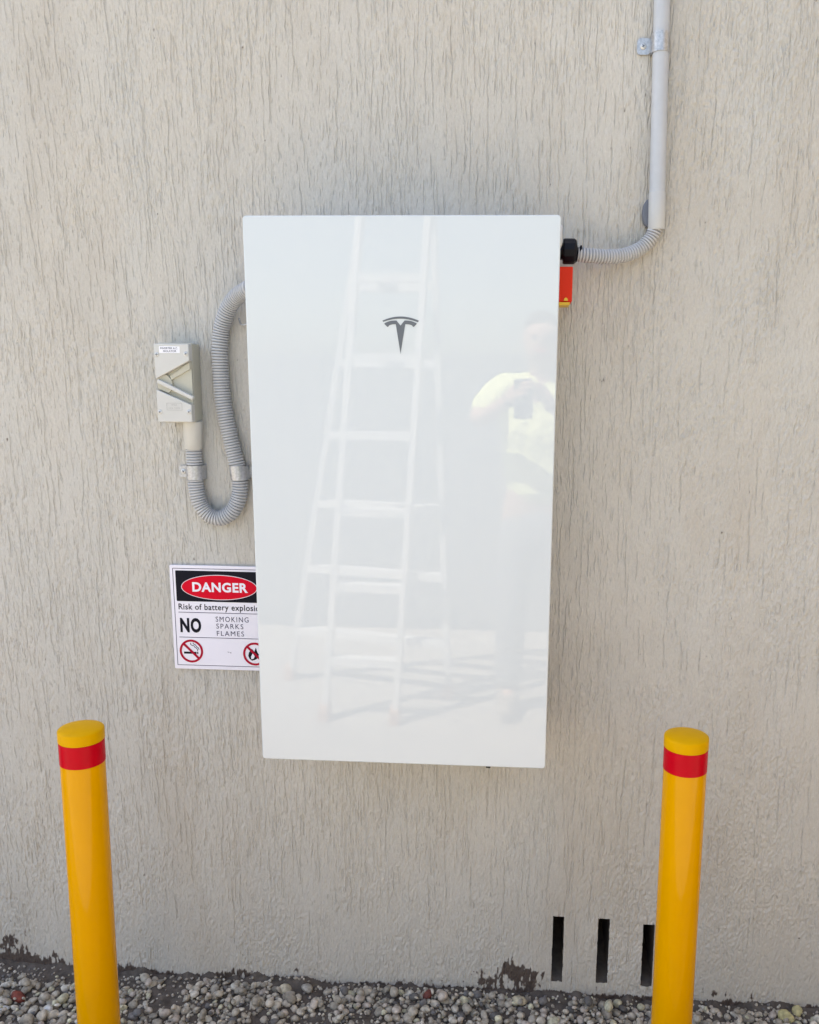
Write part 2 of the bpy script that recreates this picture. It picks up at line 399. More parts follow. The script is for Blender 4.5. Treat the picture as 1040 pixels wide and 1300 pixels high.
# ------------------------------------------------------------------ ground
gx = np.arange(-1.9, 1.9, 0.006); gy = np.arange(-0.66, 0.0401, 0.006)
gn = (0.007 * vnoise(gx, gy, 0.09, 0.06, 81) + 0.0045 * vnoise(gx, gy, 0.028, 0.024, 82) + 0.0022 * vnoise(gx, gy, 0.011, 0.011, 83) + 0.0012 * vnoise(gx, gy, 0.006, 0.006, 84))
GXX, GYY = np.meshgrid(gx, gy)
fil = np.exp(-np.maximum(-GYY, 0) / 0.022)                           # lumpy mortar fillet against the wall
ridge = 0.010 + 0.008 * vnoise(gx, gy[:1], 0.06, 1, 85)[0][None, :]
GH = -0.004 + gn + fil * ridge * (0.7 + 0.9 * np.clip(vnoise(gx, gy, 0.03, 0.02, 86), -0.5, 1))
GH = GH + 0.016 * np.exp(-((GXX + 1.02) / 0.18) ** 2) * fil
def ground_z(x, y):
    i = min(max(int((x - gx[0]) / 0.006), 0), len(gx) - 1); j = min(max(int((y - gy[0]) / 0.006), 0), len(gy) - 1)
    return float(GH[j, i])
gv = np.stack([GXX, GYY, GH], -1).reshape(-1, 3); nx_ = len(gx)
jj, ii = np.meshgrid(np.arange(len(gy) - 1), np.arange(nx_ - 1), indexing='ij'); b0 = (jj * nx_ + ii).ravel()
gq = np.stack([b0, b0 + 1, b0 + nx_ + 1, b0 + nx_], 1)
gm = bpy.data.meshes.new('soil'); gm.from_pydata(gv.tolist(), [], gq.tolist()); gm.shade_smooth()
M_soil = mat('dark_mortar_soil', (0.10, 0.085, 0.074), 0.95, spec=0.2, var=0.45, vscale=45, bump=0.8, bscale=350)
gm.materials.append(M_soil)
tag(obj_ := bpy.data.objects.new('soil', gm), kind='structure'); COL.objects.link(obj_)

M_pave = mat('concrete_paving', (0.36, 0.33, 0.29), 0.9, var=0.15, vscale=4, bump=0.3)
g = MB(); g.box(-60, 60, -3.55, -0.65, -0.12, 0.004)
tag(g.build('path', M_pave, smooth=0), kind='structure')
g = MB(); g.add([(-120, -120, -0.13), (120, -120, -0.13), (120, 120, -0.13), (-120, 120, -0.13)], [(0, 1, 2, 3)])
tag(g.build('ground', mat('dry_earth', (0.22, 0.19, 0.14), 0.95, var=0.3, vscale=0.5), smooth=0), kind='structure')

# gravel: river pebbles, one uncountable mass
rnd = random.Random(5)
bmi = bmesh.new(); bmesh.ops.create_icosphere(bmi, subdivisions=2, radius=1.0)
IV = np.array([v.co[:] for v in bmi.verts]); IF = np.array([[v.index for v in f.verts] for f in bmi.faces]); bmi.free()
bare = vnoise(gx, gy, 0.16, 0.10, 91) * 0.6 + vnoise(gx, gy, 0.05, 0.05, 92) * 0.5
placed = {}; PV = []; PF = []; PC = []; cnt = 0
def near(x, y, r, k):
    cx, cy = int(x / 0.03), int(y / 0.03)
    for a in range(cx - 2, cx + 3):
        for b in range(cy - 2, cy + 3):
            for (px, py, pr) in placed.get((a, b), ()):
                if (px - x) ** 2 + (py - y) ** 2 < ((r + pr) * k) ** 2: return True
    return False
def pebble(x, y, r, z, tint=None):
    global cnt
    sc = np.array([r * rnd.uniform(0.95, 1.35), r * rnd.uniform(0.8, 1.05), r * rnd.uniform(0.58, 0.85)])
    ph = [rnd.uniform(0, 6.28) for _ in range(6)]
    d = 1 + 0.10 * np.sin(IV @ np.array([2.1, 1.3, .7]) + ph[0]) + 0.09 * np.sin(IV @ np.array([-1.2, 2.6, 1.9]) + ph[1]) + 0.06 * np.sin(IV @ np.array([3.1, -2.2, 3.7]) + ph[2])
    P = IV * d[:, None] * sc
    a = rnd.uniform(0, 6.28); tx, ty = rnd.gauss(0, .35), rnd.gauss(0, .35)
    P = P @ _rot(tx, ty, a).T + np.array([x, y, z])
    PV.append(P); PF.append(IF + cnt * len(IV)); cnt += 1
    u = rnd.random()
    if tint: c = tint
    elif u < .10: v = rnd.uniform(.10, .2); c = (v, v * .95, v * .93)
    elif u < .20: v = rnd.uniform(.48, .64); c = (v, v * .93, v * .80)
    elif u < .30: v = rnd.uniform(.38, .55); c = (v, v * .87, v * .75)
    elif u < .36: v = rnd.uniform(.45, .6); c = (v, v * .95, v * .70)
    else: v = rnd.uniform(.26, .54); c = (v, v * .90, v * .75)
    PC.append(np.tile((*c, 1), (len(IV), 1)))
def bare_at(x, y):
    return bare[min(max(int((y - gy[0]) / .006), 0), len(gy) - 1), min(max(int((x - gx[0]) / .006), 0), len(gx) - 1)]
BOLL = [((-0.606, -0.372), (-0.622, -0.368)), ((0.570, -0.310), (0.5775, -0.306))]
def in_post(x, y, r): return any((x - b[1][0]) ** 2 + (y - b[1][1]) ** 2 < (0.045 + r) ** 2 for b in BOLL)
for k in range(26000):
    x = rnd.uniform(-1.5, 1.4); y = -0.005 - 0.55 * rnd.random() ** 1.3
    r = rnd.choice((rnd.uniform(.0095, .0142), rnd.uniform(.0070, .0105), rnd.uniform(.0042, .0070)))
    if y > -0.012 - r or in_post(x, y, r): continue
    t = bare_at(x, y) + 0.75 * math.exp(y / 0.022) + (0.40 if x > 0.62 and y > -0.12 else 0) + (0.75 if x < -0.70 + 0.05 * math.sin(x * 40) and y > -0.058 else 0) + (0.16 if -0.45 < x < -0.05 else 0)
    if t > 0.40 + rnd.uniform(-.12, .12): continue
    if near(x, y, r, 0.80): continue
    placed.setdefault((int(x / 0.03), int(y / 0.03)), []).append((x, y, r))
    pebble(x, y, r, ground_z(x, y) + r * rnd.uniform(.25, .5))
first = [p for l in placed.values() for p in l]
rnd.shuffle(first); placed.clear()
for (x, y, r) in first[:2300]:                                       # a second layer lodged on the first
    x += rnd.uniform(-.012, .012); y += rnd.uniform(-.012, .012); r *= rnd.uniform(.7, 1.05)
    if y > -0.03 - r or in_post(x, y, r) or near(x, y, r, 0.95) or bare_at(x, y) > .3: continue
    placed.setdefault((int(x / 0.03), int(y / 0.03)), []).append((x, y, r))
    pebble(x, y, r, ground_z(x, y) + r * .6 + .011)
for k in range(5200):                                                # grit and fines between the stones
    x = rnd.uniform(-1.35, 1.25); y = -0.008 - 0.36 * rnd.random() ** 1.2; r = rnd.uniform(.0018, .0042)
    if in_post(x, y, r): continue
    pebble(x, y, r, ground_z(x, y) + r * .4)
def on_ground(px, py):
    d = ROT @ np.array([(px - U0) / F_PX, 1.0, -(py - V0) / F_PX]); t = (0.012 - CZ) / d[2]; return CX + t * d[0], CY + t * d[1]
for (px, py, r, c) in [(22, 1263, .015, (.20, .045, .03)), (543, 1264, .014, (.15, .04, .03)), (60, 1277, .010, (.6, .6, .6)), (5, 1275, .010, (.62, .62, .62)),
                       (1012, 1278, .013, (.50, .45, .24)), (998, 1288, .016, (.48, .43, .22)), (660, 1268, .016, (.48, .42, .30)), (362, 1252, .015, (.50, .46, .36)),
                       (390, 1252, .013, (.36, .34, .30)), (402, 1268, .013, (.45, .42, .36)), (308, 1254, .011, (.5, .46, .4)), (590, 1268, .008, (.6, .59, .56))]:
    x, y = on_ground(px, py); pebble(x, min(y, -.02), r, ground_z(x, y) + r * .55, c)
PV = np.concatenate(PV); PF = np.concatenate(PF); PC = np.concatenate(PC)
pm = bpy.data.meshes.new('gravel'); pm.from_pydata(PV.tolist(), [], PF.tolist()); pm.shade_smooth()
ca = pm.color_attributes.new('tone', 'FLOAT_COLOR', 'POINT'); ca.data.foreach_set('color', PC.astype(np.float32).ravel())
M_peb = bpy.data.materials.new('river_pebble'); M_peb.use_nodes = True; t = M_peb.node_tree; b = t.nodes['Principled BSDF']
an = t.nodes.new('ShaderNodeAttribute'); an.attribute_name = 'tone'
tc = t.nodes.new('ShaderNodeTexCoord'); n1 = t.nodes.new('ShaderNodeTexNoise'); n1.inputs['Scale'].default_value = 110; n1.inputs['Detail'].default_value = 6
mr = t.nodes.new('ShaderNodeMapRange'); mr.inputs[1].default_value = .3; mr.inputs[2].default_value = .7; mr.inputs[3].default_value = .62; mr.inputs[4].default_value = 1.25
hs = t.nodes.new('ShaderNodeHueSaturation'); t.links.new(tc.outputs['Object'], n1.inputs['Vector']); t.links.new(n1.outputs[0], mr.inputs[0])
t.links.new(an.outputs['Color'], hs.inputs['Color']); t.links.new(mr.outputs[0], hs.inputs['Value']); t.links.new(hs.outputs[0], b.inputs['Base Color'])
b.inputs['Roughness'].default_value = .75
n2 = t.nodes.new('ShaderNodeTexNoise'); n2.inputs['Scale'].default_value = 500; bp = t.nodes.new('ShaderNodeBump'); bp.inputs['Strength'].default_value = .3; bp.inputs['Distance'].default_value = .001
t.links.new(tc.outputs['Object'], n2.inputs['Vector']); t.links.new(n2.outputs[0], bp.inputs['Height']); t.links.new(bp.outputs[0], b.inputs['Normal'])
pm.materials.append(M_peb)
po = bpy.data.objects.new('gravel', pm); COL.objects.link(po)
tag(po, 'rounded pale river pebbles lying along the foot of the wall', 'gravel', kind='stuff')

# ------------------------------------------------------------------ the wall battery
PB, PH, PW, PY = 0.688, 1.113, 0.609, -0.193
bat = empty('wall_battery', (0, -0.09, PB), 'large white glass fronted battery hung on the grooved wall', 'battery')
gl = MB().prism(rrect(-PW / 2, PW / 2, PB, PB + PH, 0.007), PY, PY + 0.014).build('front_panel', M_glass, bat, bevel=0.0022, seg=3)
MB().box(-0.272, 0.284, PY + 0.016, -0.012, PB + 0.012, PB + PH - 0.035).build('chassis', M_chassis, bat, bevel=0.006)
q = MB(); p0 = at(714, 296, -0.10)
q.box(0.284, 0.3105, -0.135, -0.055, p0.z - 0.030, p0.z + 0.012)
q.build('side_housing', M_chassis, bat, bevel=0.005)
# emblem: shield-like T under a thin arc
E = lambda x, z: (lambda p: (p.x, p.z))(at(470 + x / 13, 380 + z / 13, PY))
def arc(x0, z0, xm, zm, x1, z1, n=14):
    out = []
    for k in range(n + 1):
        t = k / n; cxm, czm = 2 * xm - (x0 + x1) / 2, 2 * zm - (z0 + z1) / 2
        out.append(((1 - t) ** 2 * x0 + 2 * t * (1 - t) * cxm + t * t * x1, (1 - t) ** 2 * z0 + 2 * t * (1 - t) * czm + t * t * z1))
    return out
top = arc(203, 352, 502, 283, 806, 352); bot = arc(790, 378, 502, 320, 218, 372)
em = MB(); em.prism([E(*p) for p in reversed(top + bot)], PY - 0.0006, PY + 0.001)
tb = ([(232, 402)] + arc(240, 396, 330, 357, 436, 350)[0:] + [(502, 432)] + arc(568, 350, 672, 357, 766, 396) + [(772, 402), (722, 454), (706, 452)]
      + arc(694, 432, 640, 414, 580, 412) + [(502, 898)] + arc(424, 412, 366, 414, 312, 432) + [(300, 452), (284, 454)])
em.prism([E(*p) for p in reversed(tb)], PY - 0.0006, PY + 0.001)
em.build('emblem', M_emblem, gl, smooth=0)
# red shutdown switch on the right flank
a = at(711, 338, -0.10); b = at(727.5, 385, -0.10)
MB().box(0.284, 0.3345, -0.105, -0.045, b.z + 0.002, a.z - 0.001).build('shutdown_switch', M_red, bat, bevel=0.002)
sw = [o for o in bat.children if o.name == 'shutdown_switch'][0]
MB().box(0.287, 0.330, -0.108, -0.05, b.z - 0.004, b.z + 0.0015).build('label_strip', M_yel, sw, bevel=0.0008)
c0 = at(718.5, 380.5, -0.105)
MB().prism([(c0.x + 0.0042 * math.cos(math.radians(k)), c0.z - 0.002 + 0.0058 * math.sin(math.radians(k))) for k in range(0, 181, 20)], -0.1085, -0.104).build('indicator', M_yel, sw, smooth=0)
c0 = at(620, 975, -0.165)
MB().box(c0.x - 0.005, c0.x + 0.005, -0.172, -0.15, c0.z + 0.0026, PB + 0.014).build('bracket_foot', M_black, bat, bevel=0.001)
# a bent wire hook of the wall bracket peeping out on the left
hk = [at(303.5, 404, -0.012), at(305.5, 411, -0.016), at(309, 412.5, -0.018), at(318, 409, -0.018)]
MB().sweep(catmull(hk, 0.002), 0.0022, 10).build('mounting_hook', M_galv, bat)

# ------------------------------------------------------------------ conduits
def corrugated(pts, R, pitch=0.0062, depth=0.0042, per=8, seg=32):
    path = catmull(pts, pitch / per)
    rad = []
    for i in range(len(path)):
        ph = (i % per) / per
        rad.append(R - depth * math.exp(-(((ph - .5) / .16) ** 2)))
    return MB().sweep(path, rad, seg)

# right: rigid conduit down the wall, coupling, flexible tail into the battery
top_p = at(841.6, -40, -0.0185); mid_p = at(834.6, 245, -0.0185)
d = (mid_p - top_p).normalized()
bot_p = mid_p + d * 0.072
up_p = top_p - d * 0.22
rc = empty('rigid_conduit', (bot_p.x, -0.0185, bot_p.z), 'straight grey rigid pipe running up the wall to the top edge of the photo', 'conduit')
MB().sweep([up_p, mid_p + d * 0.03], 0.0160, 40).build('pipe', M_grey_pvc, rc)
n = 12
cp = [mid_p - d * 0.001] + [mid_p + d * 0.001, mid_p + d * 0.070, bot_p]
MB().sweep(cp, [0.0162, 0.0173, 0.0173, 0.0166], 40).build('coupling', mat('collar_pvc', (0.52, 0.52, 0.51), 0.36, var=0.03), rc)
fc = empty('flexible_conduit', at(790, 330, -0.03), 'short grey corrugated hose curving from the black gland to the rigid pipe', 'conduit')
hp = [at(733, 323, -0.066), at(750, 324.5, -0.062), at(772, 326, -0.05), at(795, 323.5, -0.034), at(814, 315, -0.023), at(826, 303, -0.019), at(831.3, 292, -0.0185), bot_p - d * 0.012, bot_p - d * 0.03]
corrugated(hp, 0.0148).build('hose', M_hose, fc)
ga, gb = at(711, 319, -0.066), at(737, 319.5, -0.066)
gz = ga.z; gx0 = 0.286
prof = [(0.286, .0165), (0.315, .0165), (0.3155, .0238), (0.318, .0252), (0.3375, .0252), (0.3415, .0225), (0.3435, .0170), (0.3445, .0085), (0.3475, .0075), (0.3505, .0120), (0.3515, .0120), (0.3535, .0115)]
MB().sweep([(p[0], -0.066, gz) for p in prof], [p[1] for p in prof], 12).build('cable_gland', M_black, fc, smooth=25)

# left: hose out of the isolator, U-bend, up and over into the battery
fl = empty('flexible_conduit', at(280, 660, -0.02), 'long grey corrugated hose in a U bend below the isolator box', 'conduit')
PX = [(322, 365), (312, 369), (303, 374.5), (293, 386), (285.5, 402), (280.8, 421), (279, 447), (280.6, 480), (283.5, 510), (289, 540), (296, 570), (302.5, 597), (304.8, 620),
      (301.5, 638), (292.5, 651.5), (279, 658), (265, 653.5), (254.8, 640.5), (249.5, 621), (247.7, 597), (246.2, 575), (245.4, 566)]
DEP = [-0.075, -0.064, -0.050, -0.036, -0.027] + [-0.0205] * 17
corrugated([Vector((-0.255, -0.082, at(322, 365, -0.075).z + 0.004))] + [at(px, py, dp) for (px, py), dp in zip(PX, DEP)], 0.0178).build('hose', M_hose, fl)
a0 = at(244.4, 534, -0.030); a1 = at(245.2, 569, -0.0225)
MB().sweep([a0, a0 + (a1 - a0) * .04, a0 + (a1 - a0) * .97, a1], [.0212, .0212, .0196, .0184], 36).build('adaptor', M_cream, fl)

# saddle clamps
def clamp(cpx, cpy, half, R, cy, tab_px, tab_dir, label, axis=None):
    c = at(cpx, cpy, cy); h = half
    t = empty('saddle_clamp', (c.x, 0, c.z), label, 'clamp', 'galvanised saddle clamps on the conduits')
    ax = axis if axis else Vector((0, 0, -1))
    prof = [(math.radians(a)) for a in range(0, 181, 12)]
    vs = []; fs = []
    def ring(rr):
        out = []
        for k in prof:
            off = Vector((-math.cos(k) * rr, -math.sin(k) * rr, 0)); out.append(off)
        return [Vector((out[0].x, -c.y - 0.0005, 0))] + out + [Vector((out[-1].x, -c.y - 0.0005, 0))]
    o_, i_ = ring(R + 0.0016), ring(R + 0.0001); n = len(o_)
    for s_ in (-h, h):
        for P in (o_, i_):
            for p in P: vs.append(c + p + ax * s_)
    for k in range(n - 1):
        A, B, C_, D_ = k, n + k, 2 * n + k, 3 * n + k
        fs += [(A, A + 1, C_ + 1, C_), (B, D_, D_ + 1, B + 1), (A, B, B + 1, A + 1), (C_, C_ + 1, D_ + 1, D_)]
    fs += [(0, n, 3 * n, 2 * n), (n - 1, 3 * n - 1, 4 * n - 1, 2 * n - 1)]
    b = MB().add(vs, fs)
    b.build('band', M_galv, t)
    for sgn in tab_dir:
        x0 = c.x + sgn * (R + 0.0005); x1 = c.x + sgn * (R + tab_px)
        lo, hi = min(x0, x1), max(x0, x1)
        tb_ = MB().prism(rrect(lo, hi, c.z - h * .86, c.z + h * .86, 0.0075), -0.0046, -0.0024)
        tb_.build('tab', M_galv, t, bevel=0.0004)
        sx = c.x + sgn * (R + tab_px * .56)
        screw(sx, -0.0046, c.z, 0.0062, t)
    return t
def screw(x, y, z, r, parent, ang=0.5):
    pr = [(0, 1.0), (.25, 1.0), (.55, .86), (.75, .55), (.8, .0001)]
    b = MB().sweep([(x, y - r * .55 * p[0], z) for p in pr], [r * p[1] for p in pr], 20, caps=True)
    o = b.build('screw', M_steel, parent, smooth=50)
    e = MB(); dx, dz = math.cos(ang) * r * .55, math.sin(ang) * r * .55
    for (ux, uz) in ((dx, dz), (-dz, dx)):
        wx, wz = -uz * .22, ux * .22
        e.prism([(x - ux + wx, z - uz + wz), (x - ux - wx, z - uz - wz), (x + ux - wx, z + uz - wz), (x + ux + wx, z + uz + wz)], y - r * .47, y - r * .2)
    e.build('cross_recess', M_dgrey, o, smooth=0)
    return o
clamp(838.6, 55, 0.0180, 0.0160, -0.0185, 0.028, (-1,), 'galvanised saddle clamp on the straight rigid pipe near the top of the wall', axis=d)
clamp(248.2, 599.5, 0.0156, 0.0180, -0.0205, 0.027, (-1,), 'galvanised saddle clamp on the hose below the isolator box, screw tab to its left', axis=Vector((0.01, 0, -1)).normalized())
clamp(303.2, 600, 0.0156, 0.0180, -0.0205, 0.030, (1,), 'galvanised saddle clamp on the hose beside the battery, tab behind the white panel', axis=Vector((0.12, 0, -1)).normalized())
# dark lug half hidden behind the coupling
lc = at(825, 270.5, -0.012); lt = at(815.5, 270.5, -0.012)
lr = 0.0275
lug = MB().prism([(lc.x + 0.004, lc.z - lr), (lc.x + 0.004, lc.z + lr)] + [(lc.x - (lc.x - lt.x) * math.sin(math.radians(k)) ** .8, lc.z + lr * math.cos(math.radians(k))) for k in range(0, 181, 15)], -0.016, -0.002)
lo = lug.build('conduit_clip', M_dgrey, bevel=0.003, smooth=60)
tag(lo, 'dark grey rounded clip half hidden behind the pale pipe coupling', 'clip')

# ------------------------------------------------------------------ isolator switch
IX0, IX1, IZ0, IZ1, IY = -0.5455, -0.4695, 1.401, 1.566, -0.070
iso = empty('isolator_switch', ((IX0 + IX1) / 2, 0, IZ0), 'pale grey isolator switch box with slanted lever and small white sticker', 'switch')
MB().box(IX0 + 0.001, IX1 - 0.001, -0.050, -0.002, IZ0 - 0.002, IZ1 + 0.003).build('housing', M_iso2, iso, bevel=0.0035)
IP = lambda x, y, Y=IY: (lambda p: (p.x, p.z))(at(x, y, Y))
nt_u, nt_ur, nt_lr, nt_l = IP(199.6, 480.2), IP(241, 458), IP(246, 514), IP(199.6, 493)
u_l = (IX0, nt_u[1]); l_l = (IX0, nt_l[1])
cov = MB()
cov.prism([(IX0, nt_u[1] - .0015), (IX1, nt_ur[1]), (IX1, IZ1), (IX0, IZ1)], IY, -0.0505)
cov.prism([(IX0, IZ0), (IX1, IZ0), (IX1, nt_lr[1]), (IX0, nt_l[1] - .002)], IY, -0.0505)
cov.build('cover', M_iso, iso, bevel=0.0018)
rec = MB(); rec.prism([(IX0 + .0008, nt_l[1] - .0016), (IX1 - .0012, nt_lr[1] + .0002), (IX1 - .0012, nt_ur[1] - .0002), (IX0 + .0008, nt_u[1] - .0018)], -0.0565, -0.0500)
rec.build('recess_floor', M_iso2, iso)
sp = MB(); A_, B_ = IP(216, 477.5, -.06), IP(241, 459.5, -.06); C_, D_ = IP(217.5, 482.5, -.06), IP(241.5, 468.8, -.06)
sp.prism([C_, D_, B_, A_], -0.0615, -0.056); sp.build('raised_strip', M_iso2, iso, bevel=0.0008)
kc = IP(206.5, 488, -.06); kr = 0.0225
kn = MB().prism([p for p in ellipse(kc[0], kc[1], kr, kr, 48) if True], -0.0625, -0.056)
# keep the knob inside the box: clip at its left edge
kv = [(max(v[0], IX0 + 0.001), v[1], v[2]) for v in kn.v]
up_lim = lambda x: nt_u[1] + (nt_ur[1] - nt_u[1]) * (x - IX0) / (IX1 - IX0) - 0.0008
lo_lim = lambda x: nt_l[1] + (nt_lr[1] - nt_l[1]) * (x - IX0) / (IX1 - IX0) + 0.0008
kn.v = [(x, y, min(max(z, lo_lim(x)), up_lim(x))) for x, y, z in kv]
kn.build('knob', M_iso2, iso, smooth=0, bevel=0.0006)
lv = MB(); p1, p2 = IP(199.5, 483.4), IP(245.0, 505.8); hw = 0.0043
t_ = Vector((p2[0] - p1[0], p2[1] - p1[1])).normalized(); n_ = Vector((-t_.y, t_.x))
lv.prism([(p1[0] - n_.x * hw, p1[1] - n_.y * hw), (p2[0] - n_.x * hw, p2[1] - n_.y * hw), (p2[0] + n_.x * hw, p2[1] + n_.y * hw), (p1[0] + n_.x * hw, p1[1] + n_.y * hw)], IY - 0.0008, -0.0615)
lv.build('lever', M_iso, iso, bevel=0.0016)
for (px, py) in ((197.9, 450), (236, 449.3), (203.3, 523), (241, 523)):
    x, z = IP(px, py); screw(min(max(x, IX0 + .006), IX1 - .006), IY, z, 0.0050, iso, ang=px)

def text(body, x0, x1, z0, z1, y, matl, parent, bold=0.0, spacing=1.0, name='lettering', z_ref=None):
    cu = bpy.data.curves.new('t', 'FONT'); cu.body = body; cu.size = 1.0; cu.extrude = 0.0; cu.offset = bold; cu.space_character = spacing
    cu.resolution_u = 4
    o = bpy.data.objects.new('t', cu); COL.objects.link(o)
    dg = bpy.context.evaluated_depsgraph_get(); tm = bpy.data.meshes.new_from_object(o.evaluated_get(dg))
    bpy.data.objects.remove(o)
    v = np.array([p.co[:] for p in tm.vertices]); mn, mx = v.min(0), v.max(0)
    if z_ref: mn[1], mx[1] = z_ref
    base = root_loc(parent)
    for p in tm.vertices:
        fx = (p.co.x - mn[0]) / (mx[0] - mn[0]); fz = (p.co.y - mn[1]) / (mx[1] - mn[1])
        p.co = Vector((x0 + fx * (x1 - x0), y, z0 + fz * (z1 - z0))) - base
    tm.name = name; tm.materials.append(matl)
    r = bpy.data.objects.new(name, tm); COL.objects.link(r); r.parent = parent
    return r

s0, s1 = IP(201.8, 439.5), IP(228.4, 448.2)
stk = MB().prism(rrect(s0[0], s1[0], s1[1], s0[1], .0006, 2), IY - 0.0006, IY + 0.0002).build('label_sticker', M_label, iso, smooth=0)
hh = s0[1] - s1[1]; ww = s1[0] - s0[0]
text('INVERTER A.C.', s0[0] + ww * .06, s1[0] - ww * .08, s1[1] + hh * .57, s1[1] + hh * .86, IY - 0.0009, M_bline, stk, bold=0.006)
text('ISOLATOR', s0[0] + ww * .20, s1[0] - ww * .16, s1[1] + hh * .14, s1[1] + hh * .43, IY - 0.0009, M_bline, stk, bold=0.006)
# faint moulded rating plate low on the cover
M_faint = mat('moulded_grey', (0.40, 0.40, 0.39), 0.5)
r0, r1 = IP(211.5, 511.5), IP(231.5, 521)
q = MB(); q.strip(rrect(r0[0], r1[0], r1[1], r0[1], .0005, 2), rrect(r0[0] + .0006, r1[0] - .0006, r1[1] + .0006, r0[1] - .0006, .0005, 2), IY - .0004, IY + .0004)
rp = q.build('rating_plate', M_faint, iso, smooth=0)
text('IP66', r0[0] + .011, r1[0] - .011, r0[1] - .0055, r0[1] - .0025, IY - .0005, M_faint, rp)
text('32A 250V', r0[0] + .004, r1[0] - .004, r1[1] + .0025, r1[1] + .0065, IY - .0005, M_faint, rp, spacing=1.3)

# ------------------------------------------------------------------ danger sign
SX0, SX1, SZ0, SZ1, SY = -0.565, -0.334, 0.8215, 1.0715, -0.0075
sg = empty('danger_sign', ((SX0 + SX1) / 2, -0.004, SZ0), 'white square warning sign headed DANGER in a red oval, partly behind the battery', 'sign')
MB().prism(rrect(SX0, SX1, SZ0, SZ1, 0.003, 3), SY, -0.0022).build('plate', M_white, sg, bevel=0.0006)
y1, y2, y3, y4 = SY - 0.0004, SY - 0.0008, SY - 0.0012, SY - 0.0016
e = 0.0070; wl = 0.0012
MB().strip(rrect(SX0 + e, SX1 - e, SZ0 + e + .002, SZ1 - e, .001, 2), rrect(SX0 + e + wl, SX1 - e - wl, SZ0 + e + .002 + wl, SZ1 - e - wl, .0006, 2), y1, SY + .0002).build('border', M_bline, sg, smooth=0)
hd = MB().prism(rrect(-0.5515, -0.3475, 0.9860, 1.0590, .002, 3), y1, SY + .0002).build('header_panel', M_ink, sg, smooth=0)
MB().prism(ellipse(-0.4495, 1.0205, 0.0895, 0.0298, 96), y2, SY).build('oval_outline', M_white, hd, smooth=0)
ov = MB().prism(ellipse(-0.4495, 1.0205, 0.0881, 0.0284, 96), y3, SY).build('oval_badge', M_sred, hd, smooth=0)
text('DANGER', -0.5125, -0.3820, 1.0095, 1.0325, y4, M_white, hd, bold=0.035, spacing=1.08)
text('Risk of battery explosion', -0.5480, -0.3465, 0.9665, 0.9810, y1, M_ink, sg, bold=0.012, spacing=1.08, z_ref=(0.0, 0.73))
MB().box(-0.549, -0.350, y1, SY + .0002, 0.9588, 0.9601).build('rule', M_bline, sg, smooth=0)
MB().box(-0.550, -0.350, y1, SY + .0002, 0.8985, 0.8998).build('rule', M_bline, sg, smooth=0)
text('NO', -0.5465, -0.4965, 0.9105, 0.9462, y1, M_ink, sg, bold=0.045, spacing=1.12)
text('SMOKING', -0.4612, -0.3835, 0.9385, 0.9510, y1, M_bline, sg, spacing=1.25)
text('SPARKS', -0.4605, -0.3965, 0.9220, 0.9340, y1, M_bline, sg, spacing=1.25)
text('FLAMES', -0.4600, -0.3955, 0.9045, 0.9165, y1, M_bline, sg, spacing=1.25)
def prohibition(cx, cz, r, name):
    b = MB().strip(ellipse(cx, cz, r, r), ellipse(cx, cz, r * .82, r * .82), y2, SY)
    k = r * .86 * math.sqrt(.5); h = r * .065
    b.prism([(cx - k - h, cz + k - h), (cx + k - h, cz - k - h), (cx + k + h, cz - k + h), (cx - k + h, cz + k + h)], y3, SY)
    return b.build(name, M_dred, sg, smooth=0)
r1_ = prohibition(-0.523, 0.8655, 0.0280, 'prohibition_symbol')
c = MB(); c.box(-0.541, -0.511, y1, SY, 0.8588, 0.8638); c.box(-0.5095, -0.5068, y1, SY, 0.8588, 0.8638)
def wig(pts, w_): 
    for a_, b_ in zip(pts[:-1], pts[1:]):
        t2 = Vector((b_[0] - a_[0], b_[1] - a_[1])).normalized(); n2_ = Vector((-t2.y, t2.x)) * w_
        c.prism([(a_[0] - n2_.x, a_[1] - n2_.y), (b_[0] - n2_.x, b_[1] - n2_.y), (b_[0] + n2_.x, b_[1] + n2_.y), (a_[0] + n2_.x, a_[1] + n2_.y)], y1, SY)
wig([(-.5235, .8855), (-.5245, .882), (-.521, .8795), (-.516, .8785), (-.5145, .875), (-.511, .8735), (-.5085, .870), (-.508, .8655)], .0007)
wig([(-.518, .8865), (-.5175, .883), (-.5125, .881), (-.5105, .877), (-.506, .874), (-.5045, .869)], .0007)
c.build('cigarette_drawing', M_ink, r1_, smooth=0)
r2_ = prohibition(-0.3715, 0.8625, 0.0280, 'prohibition_symbol')
c = MB()
c.prism([(-.379, .846), (-.372, .848), (-.365, .8525), (-.362, .861), (-.366, .868), (-.369, .878), (-.3725, .868), (-.3785, .875), (-.3855, .866), (-.3875, .858), (-.385, .851)], y1, SY)
c.build('flame_drawing', M_ink, r2_, smooth=0)
MB().prism([(-.380, .8495), (-.3745, .8515), (-.372, .857), (-.3765, .8645), (-.381, .8555)], y2, SY).build('flame_core', M_white, r2_, smooth=0)
c = MB(); c.prism([(-.4365, .8655), (-.432, .8645), (-.432, .8652), (-.4365, .8662)], y1, SY); c.prism([(-.4300, .8632), (-.4278, .8628), (-.4282, .8650), (-.4298, .8648)], y1, SY)
c.build('scuff_mark', M_bline, sg, smooth=0)

